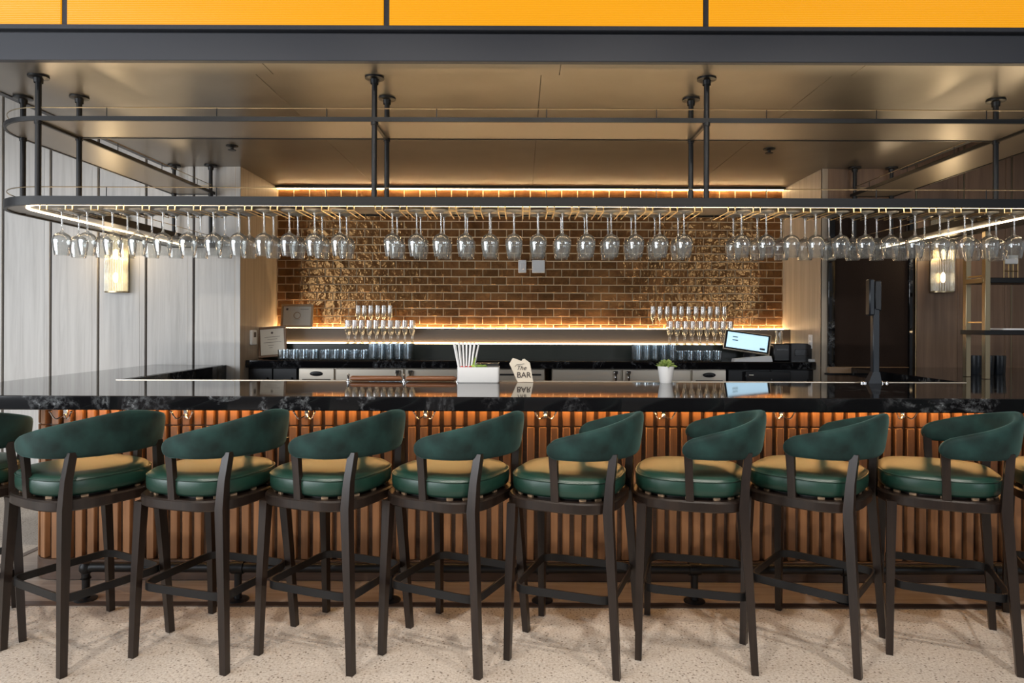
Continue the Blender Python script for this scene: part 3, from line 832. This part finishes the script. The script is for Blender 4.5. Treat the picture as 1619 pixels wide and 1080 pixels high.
# certificates
def certificate(name, w_, h_, frame, loc, rot, label, seal):
    t = empty(name, loc); t.rotation_euler = rot; tag(t, label, 'certificate')
    mb = MB(); b = .022
    for a in ((-w_/2, w_/2, 0, b), (-w_/2, w_/2, h_-b, h_)): mb.box(a[0], a[1], -.018, 0, a[2], a[3], .003)
    for a in ((-w_/2, -w_/2+b), (w_/2-b, w_/2)): mb.box(a[0], a[1], -.018, 0, b, h_-b, .003)
    mb.build('frame', M[frame], t)
    pa = MB().box(-w_/2+b, w_/2-b, -.008, 0, b, h_-b).build('paper', M['paper'], t, smooth=0)
    if seal:
        MB().lathe([(.028, 0), (.034, .002)], n=24).build('seal', M['frame_tan'], pa, (0, -.0085, h_*.52), (pi/2, 0, 0))
        MB().box(-.03, .03, -.009, -.008, h_*.35, h_*.355).build('text_line', M['ink'], pa, smooth=0)
        MB().box(-.11, -.09, -.009, -.008, h_-.06, h_-.04).build('corner_mark', M['ink'], pa, (0,0,0), smooth=0)
        MB().box(.03, .11, -.009, -.008, h_-.052, h_-.048).build('text_line', M['ink'], pa, smooth=0)
    else:
        MB().lathe([(0, 0), (.011, 0)], n=12).build('crest', M['ink'], pa, (0, -.009, h_-.06), (pi/2, 0, 0))
        for k, (hw, zz) in enumerate(((.07, .10), (.045, .122), (.08, .15), (.04, .18), (.03, .20))):
            MB().box(-hw, hw if k < 3 else hw-.03, -.009, -.008, h_-zz, h_-zz+.003).build('text_line', M['ink'], pa, smooth=0)
certificate('certificate', .315, .232, 'frame_tan', (PX(470, 6.66), 6.645, 1.387), (radians(-9), 0, 0), 'landscape certificate in tan frame leaning on the upper ledge', True)
certificate('certificate', .258, .288, 'frame_brown', (PX(431, 6.3), 6.32, ZK+.012), (radians(-10), radians(-5), radians(6)), 'portrait certificate in dark brown frame standing on the left counter end', False)

# thermostat, outlet, switch plates
t = empty('thermostat', (XL, 6.17, 1.235)); tag(t, 'small white thermostat on the left niche side', 'thermostat')
MB().box(0, .026, -.055, .055, 0, .135, .006).build('case', M['white_plastic'], t)
MB().box(.026, .0275, -.02, .03, .07, .115).build('display', M['ink'], t, smooth=0)
t = empty('wall_outlet', (XR, 6.14, 1.22)); tag(t, 'white duplex wall outlet on the right niche side', 'outlet')
MB().box(-.006, 0, -.04, .04, 0, .125, .003).build('plate', M['white_plastic'], t)
for z in (.03, .075): MB().box(-.009, -.006, -.016, .016, z, z+.028, .002).build('socket', M['white_ceramic'], t)
for nm, px, wd, lab in (('light_switch', 825.5, .080, 'narrow white switch plate on the brown tiles'), ('blank_plate', 851, .128, 'square white blank plate on the brown tiles')):
    t = empty(nm, (PX(px, DT), DT-.012, PZ(421.5, DT)-.064)); tag(t, lab, 'switch plate')
    MB().box(-wd/2, wd/2, -.010, 0, 0, .128, .004).build('plate', M['white_plastic'], t)
    if nm == 'light_switch': MB().box(-.018, .018, -.015, -.010, .034, .094, .003).build('rocker', M['white_ceramic'], t)

# tablet till and its neighbours
def screen_mat():
    return emit('screen_glow', (.50, .74, .92), .85)
screen_mat()
t = empty('tablet_till', (PX(1181, 6.27), 6.27, ZK+.001)); t.rotation_euler = (0, 0, radians(-16)); tag(t, 'tablet till with bright pale blue screen on the back counter', 'tablet')
sb = MB().box(-.205, .205, -.012, .012, -.10, .10, .006).build('housing', M['steel'], t, (0, -.02, .165), (radians(-24), radians(8), 0))
MB().box(-.195, .195, -.014, -.011, -.091, .091, .002).build('bezel', M['screen_black'], sb, smooth=0)
MB().box(-.178, .178, -.0155, -.0138, -.076, .076).build('screen', M['screen_glow'], sb, smooth=0)
for (xa, xb, za, zb) in ((-.13, -.085, .028, .036), (-.13, -.08, -.005, .004), (.115, .16, -.062, -.044)):
    MB().box(xa, xb, -.0163, -.0153, za, zb).build('screen_text', M['blue_black'], sb, smooth=0)
MB().box(-.05, .05, .0, .10, 0, .012, .004).build('stand_base', M['black_plastic'], t)
MB().taper([(0, .05, .01), (0, .02, .15)], [(.05, .03), (.05, .02)]).build('stand_neck', M['black_plastic'], t)
MB().tube([(.02, -.05, .01), (.05, -.06, .03), (.09, -.05, .035), (.12, -.03, .005)], .003, 6).build('cable', M['black_plastic'], t)
t = MB().rings([[(x, y, z) for x, y, z in lp] for lp in ([(-.17, -.045, 0), (.17, -.045, 0), (.17, .045, 0), (-.17, .045, 0)], [(-.165, -.04, .022), (.16, -.038, .05), (.16, .038, .052), (-.165, .038, .024)])]).build('towel', M['white_plastic'], None, (PX(1188, 6.1), 6.085, ZK+.001))
tag(t, 'folded white towel lying in front of the tablet', 'towel')
t = empty('card_box', (PX(1232, 6.22), 6.22, ZK)); tag(t, 'square black receipt box right of the tablet', 'printer')
MB().box(-.075, .075, -.07, .07, 0, .155, .008).build('housing', M['black_plastic'], t)
MB().box(-.05, .05, -.074, -.07, .10, .112).build('slot', M['screen_black'], t, smooth=0)
t = empty('receipt_printer', (PX(1263, 6.2), 6.2, ZK)); tag(t, 'rounded black receipt printer at the right end of the back counter', 'printer')
pr = []
for y in (-.085, .085):
    lp = [(-.10, y, 0), (.10, y, 0), (.10, y, .09)] + [(.03+.07*cos(a), y, .09+.07*sin(a)) for a in (pi*.15, pi*.3, pi*.45, pi*.5)] + [(-.10, y, .16)]
    pr.append(lp)
MB().rings(pr[::-1]).build('housing', M['black_plastic'], t)
MB().box(-.07, .05, -.09, -.084, .05, .11, .004).build('paper_door', M['screen_black'], t)
t = tag(MB().box(-.03, .03, -.05, .05, 0, .022, .003).build('napkin_stack', M['white_plastic'], None, (PX(1283, 6.12), 6.10, ZK+.001)), 'small white napkin stack at the right counter end', 'napkins')
t = empty('tip_glass', (PX(1231, 6.5), 6.5, 1.241)); tag(t, 'glass with pens standing on the ledge behind the black printers', 'glass')
MB().lathe([(0, 0), (.036, 0), (.042, .12), (.040, .12), (.034, .01), (0, .01)], n=18).build('glass_body', M['clear_glass'], t)
for k in range(4):
    a = k*1.7
    MB().tube([(.01*cos(a), .01*sin(a), .012), (.032*cos(a), .032*sin(a), .135)], .004, 6).build('pen', M['white_plastic'] if k % 2 else M['steel'], t)

# ------------------------------------------------------------------ things on the bar top
DB = 4.27
# wooden service rail on chrome posts
t = empty('service_rail', (PX(638, 4.30), 4.30, ZB)); tag(t, 'brown wooden rail on chrome posts along the rear bar edge', 'rail')
for a, b in ((554, 636), (642, 722)):
    x0, x1 = PX(a, 4.3)-t.location.x, PX(b, 4.3)-t.location.x
    MB().tube([(x0, 0, .018), (x0+.015, 0, .019), (x1-.015, 0, .019), (x1, 0, .018)], [.008, .016, .016, .008], 12).build('wooden_bar', M['rail_wood'], t)
for p in (551, 639, 724):
    x = PX(p, 4.3)-t.location.x
    MB().lathe([(.014, 0), (.014, .004), (.007, .008), (.007, .034), (.010, .038), (.006, .046), (0, .047)], c=(x, 0, 0), n=12).build('post', M['chrome'], t)
# garnish caddy
cx0, cx1 = PX(724.5, DB), PX(790, DB); cw = cx1-cx0
t = empty('garnish_caddy', ((cx0+cx1)/2, DB, ZB+.0015)); tag(t, 'white garnish caddy with clear lid holding straws and fruit', 'caddy')
def rrect(w_, d_, r, z, n=5):
    out = []
    for cx, cy, a0 in ((w_/2-r, d_/2-r, 0), (-w_/2+r, d_/2-r, pi/2), (-w_/2+r, -d_/2+r, pi), (w_/2-r, -d_/2+r, 1.5*pi)):
        for k in range(n): a = a0+pi/2*k/(n-1); out.append((cx+r*cos(a), cy+r*sin(a), z))
    return out
MB().rings([rrect(cw-.012, .125, .012, 0), rrect(cw, .135, .014, .008), rrect(cw, .135, .014, .096), rrect(cw-.01, .125, .012, .096), rrect(cw-.014, .12, .012, .07)]).build('box', M['white_ceramic'], t)
MB().rings([rrect(cw*.55, .13, .006, .097), rrect(cw*.55, .13, .006, .118), rrect(cw*.53, .12, .006, .120)], True, True).build('lid', M['clear_glass'], t, (cw*.21, 0, 0))
for k in range(3): MB().box(-.0015, .0015, -.06, .06, .03, .094).build('divider', M['white_ceramic'], t, (-cw*.18+k*cw*.2, 0, 0), smooth=0)
stw = MB().lathe([(.0056, 0), (.0056, .235), (.0044, .235), (.0044, .0)], n=8).mesh('straw', M['white_ceramic'])
for i in range(14):
    x = cx0+.022+.038*(i % 7)/6*1.6; y = DB-.02+.035*(i//7)
    o = obj('straw', stw, None, (x, y, ZB+.012), (random.uniform(-.08, .05), (i % 7-3)*.065+random.uniform(-.02, .02), 0))
    tag(o, 'white straw in the caddy, %s row, %s from the left' % (('front', 'rear')[i//7], ORD[i % 7]), 'straw', 'white straws in the caddy')
for i in range(3):
    o = MB().lathe([(0, -.013), (.009, -.009), (.013, 0), (.009, .009), (0, .013)], n=12).build('cherry', M['cherry'], None, (cx0+.028+.026*i, DB-.048, ZB+.092))
    tag(o, 'red cherry in the white caddy, %s from the left' % ORD[i], 'cherry', 'cherries in the caddy')
for i in range(4):
    a = [(0.0, 0, 0)]
    mb = MB(); lp1 = [(.022*cos(pi*k/8), -.006, .022*sin(pi*k/8)) for k in range(9)]; lp2 = [(x, .006, z) for x, y, z in lp1]
    mb.rings([lp2, lp1])
    o = mb.build('lime_wedge', M['lime'], None, (cx0+.098+.022*i, DB-.035+.012*(i % 2), ZB+.090), (.2*i, .2-.15*i, .3*i-.4))
    tag(o, 'green lime wedge in the white caddy, %s from the left' % ORD[i], 'lime', 'lime wedges in the caddy')
o = MB().tube([(0, 0, 0), (.006, 0, .03), (.012, 0, .055)], [.003, .004, .003], 6).build('mint_stem', M['lime'], None, (cx0+.098, DB-.03, ZB+.10)); tag(o, 'thin green herb stem sticking out of the white caddy', 'herb')
# sign "The BAR"
sx0, sz = 806.0, 604.0
def SP(px, py): return ((px-825)*DB/1079, (sz-py)*DB/1079)
out = [(818.5,603.5),(843.5,603.5),(838,573),(829.5,567),(826.5,567.5),(824.5,570.5),(821,569),(811,565.5),(805.5,574.5)]
sg = empty('bar_sign', (0, DB, ZB)); tag(sg, 'small cream tabletop sign reading The BAR on the bar top', 'sign')
pl = [SP(*p) for p in out]
MB().rings([[(x, .008, z) for x, z in pl], [(x, 0, z) for x, z in pl]]).build('board', M['cream_board'], sg, smooth=0)
def text(body, size, x, z, shear, name, sxy=1.0, bold=0.0):
    cu = bpy.data.curves.new(name, 'FONT'); cu.body = body; cu.size = size; cu.shear = shear; cu.extrude = .0012; cu.offset = bold; cu.align_x = 'CENTER'
    o = bpy.data.objects.new('tmp', cu); COL.objects.link(o)
    me = bpy.data.meshes.new_from_object(o.evaluated_get(bpy.context.evaluated_depsgraph_get()))
    bpy.data.objects.remove(o); me.name = name; me.materials.clear(); me.materials.append(M['ink'])
    return obj(name, me, sg, (x, -.002, z), (pi/2, 0, 0))
bpy.context.view_layer.update()
x, z = SP(828.5, 596.5); text('BAR', .049, x, z, 0, 'lettering_bar', bold=.0006)
x, z = SP(824.0, 584.5); text('The', .040, x, z, .35, 'lettering_the'); MB().tube([(x-.038, -.002, z+.02), (x-.026, -.002, z+.034), (x+.005, -.002, z+.036), (x+.02, -.002, z+.04)], .0016, 6).build('lettering_stroke', M['ink'], sg)
# plant pot
t = empty('potted_succulent', (PX(1053, DB), DB, ZB)); tag(t, 'green succulent in a white tapered pot on the bar top', 'plant')
MB().lathe([(0, 0), (.036, 0), (.038, .004), (.052, .104), (.049, .104), (.046, .09), (0, .088)], n=28).build('pot', M['white_ceramic'], t)
MB().lathe([(.047, .089), (.02, .097), (0, .098)], n=16).build('soil', M['soil'], t)
for k in range(30):
    a = k*2.399; tier = k/30; rl = .074*(1-tier*.7); up = .006+.046*tier
    c, s = cos(a), sin(a)
    p0 = Vector((.006*c, .006*s, .096)); p1 = Vector((rl*.6*c, rl*.6*s, .096+up*.8)); p2 = Vector((rl*c, rl*s, .098+up))
    MB().tube([p0, p0.lerp(p1, .5), p1, p1.lerp(p2, .6), p2], [.004, .007, .0075, .005, .0008], 6).build('leaf', M['leaf_green'], t)

# tall black stand near the right end of the bar
d = 4.30
t = empty('terminal_stand', (PX(1383.5, d), d, ZB)); tag(t, 'tall black stand with a narrow upright head on the bar', 'stand')
sc_ = d/1079
MB().rings([[(-.055, -.03, 0), (.03, -.03, 0), (.03, .03, 0), (-.055, .03, 0)], [(-.05, -.028, .012), (.028, -.028, .012), (.028, .028, .012), (-.05, .028, .012)], [(-.022, -.02, .07), (.022, -.02, .07), (.022, .02, .07), (-.022, .02, .07)]]).build('foot', M['blue_black'], t)
MB().box(-.021, .021, -.018, .018, .06, .47, .004).build('pole', M['blue_black'], t)
MB().box(-.048, -.012, -.026, .03, .425, .655, .008).build('head', M['blue_black'], t)
MB().box(-.010, .034, -.018, .03, .455, .645, .006).build('head_cover', M['black_plastic'], t)
for x in (-.085, -.065, .04, .07): MB().lathe([(0, 0), (.010, 0), (.010, .008), (0, .014)], c=(x, -.01, 0), n=10).build('bolt', M['chrome'], t)

# hatch in the right wall
t = struct(MB().box(HX0+.062, HX1-.03, DW+.0, DW+.018, 1.065, 2.455).build('window_1', M['hatch_brown'], smooth=0), 'closed dark serving hatch in the right wall')
MB().box(HX0+.002, HX0+.060, DW-.03, DW+.02, 1.065, 2.455, .004).build('frame_stile', M['black_marble'], t)
MB().box(HX1-.03, HX1+.002, DW-.02, DW+.02, 1.065, 2.455, .004).build('frame_stile', M['black_marble'], t)
MB().box(HX0+.002, HX1+.002, DW-.02, DW+.02, 2.40, 2.455, .004).build('frame_head', M['black_marble'], t)
MB().box(HX0+.002, HX1-.05, DW-.06, DW+.01, 1.020, 1.072, .003).build('sill', M['sill_wood'], t)
MB().box(HX0-.02, HX1-.05, DW-.055, DW+.01, 1.004, 1.019).build('sill_bracket', M['black_metal'], t, smooth=0)

# wall sconces
def sconce(px, label):
    d = DW-.02; x = PX(px, d); z0 = PZ(463, d, px); hgt = .66
    t = empty('wall_sconce', (x, DW-.004, z0)); tag(t, label, 'wall lamp', 'fluted glass wall sconces')
    MB().box(-.088, .088, -.012, 0, 0, hgt, .003).build('backplate', M['pale_brass'], t)
    for z in (0, hgt-.012):
        pl = [(-.09, 0), (-.09, -.05)]+[(-.09*cos(a*pi/10), -.05-.05*sin(a*pi/10)) for a in range(1, 10)]+[(.09, -.05), (.09, 0)]
        MB().prism(pl, z, z+.012).build('end_cap', M['pale_brass'], t)
    rod = MB().lathe([(.0085, .012), (.0085, hgt-.012)], n=8).mesh('glass_rod', M['fluted_glass'], 60)
    pth = [(-.086, -.02), (-.086, -.036), (-.086, -.052)]+[(-.086*cos(a*pi/13), -.052-.046*sin(a*pi/13)) for a in range(1, 13)]+[(.086, -.052), (.086, -.036), (.086, -.02)]
    for (xx, yy) in pth: obj('glass_rod', rod, t, (xx, yy, 0))
    for z in (.13, .33, .54):
        MB().lathe([(0, -.045), (.010, -.04), (.016, -.02), (.018, 0), (.016, .02), (.010, .04), (0, .045)], n=10).build('bulb', M['bulb'], t, (0, -.045, z))
    l = bpy.data.lights.new('sconce_lamp', 'POINT'); l.energy = 4; l.color = (1, .74, .42); l.shadow_soft_size = .05
    lo = bpy.data.objects.new('sconce_lamp', l); COL.objects.link(lo); lo.parent = t; lo.location = (0, -.16, hgt/2)
sconce(186, 'fluted glass wall sconce on the pale left wall')
sconce(1487.5, 'fluted glass wall sconce on the brown right wall')

# brass shelf unit on the right counter return
UX = 3.17; ya, yb = 4.66, 4.86
t = empty('shelf_unit', (UX, ya, ZB+.001)); tag(t, 'brass framed shelf unit with dark shelves on the right counter end', 'shelf')
for x in (UX, UX+1.25):
    for y in (ya, yb):
        MB().box(x-.018, x+.018, y-.018, y+.018, 0.0, 1.007, .002).build('post', M['pale_brass'], t, (-UX, -ya, 0))
for z in (.30, .62):
    MB().box(UX-.03, UX+1.28, ya-.03, yb+.03, z, z+.032, .003).build('shelf', M['black_metal'], t, (-UX, -ya, 0)) if z < .5 else None
    MB().box(UX-.006, UX+.006, ya, yb, z+.08, z+.09).build('end_rail', M['brass'], t, (-UX, -ya, 0), smooth=0)
MB().box(UX+.018, UX+1.23, ya-.02, yb+.02, .655, .69, .003).build('shelf', M['black_metal'], t, (-UX, -ya, 0))
MB().box(UX-.02, UX+.018, ya, yb, .655, .69, .003).build('end_bar', M['pale_brass'], t, (-UX, -ya, 0))
MB().box(UX+.48, UX+1.2, yb+.005, yb+.025, .290, .30).build('led_strip', M['ledge_led'], t, (-UX, -ya, 0), smooth=0)
for i, p in enumerate((1543, 1562, 1580)):
    dd = 5.1
    c = MB().lathe([(0, 0), (.036, 0), (.038, .004), (.044, .125), (.044, .14), (.041, .14), (.036, .02), (0, .018)], n=20).build('black_cup', M['blue_black'], None, (PX(p, dd), dd, ZB))
    tag(c, 'tall black cup on the right counter end, %s from the left' % ORD[i], 'cup', 'black cups under the brass shelf')
c = MB().box(-.18, .18, -.10, .10, 0, .012, .002).build('paper_stack', M['white_plastic'], None, (UX+.30, (ya+yb)/2, ZB+.334)); tag(c, 'white paper stack lying on the lower dark shelf at right', 'paper')
t = empty('card_holder', (PX(1598, 4.72), 4.72, ZB+.691)); tag(t, 'small brass wire holder on the upper dark shelf at right', 'holder')
for k in range(4): MB().tube([(-.048+.032*k, 0, 0), (-.048+.032*k, 0, .13)], .004, 6).build('upright', M['brass'], t)
MB().tube([(-.05, 0, .05), (.05, 0, .05)], .004, 6).build('crossbar', M['brass'], t)
MB().box(-.045, .045, -.01, .01, .10, .16, .003).build('card', M['white_plastic'], t)
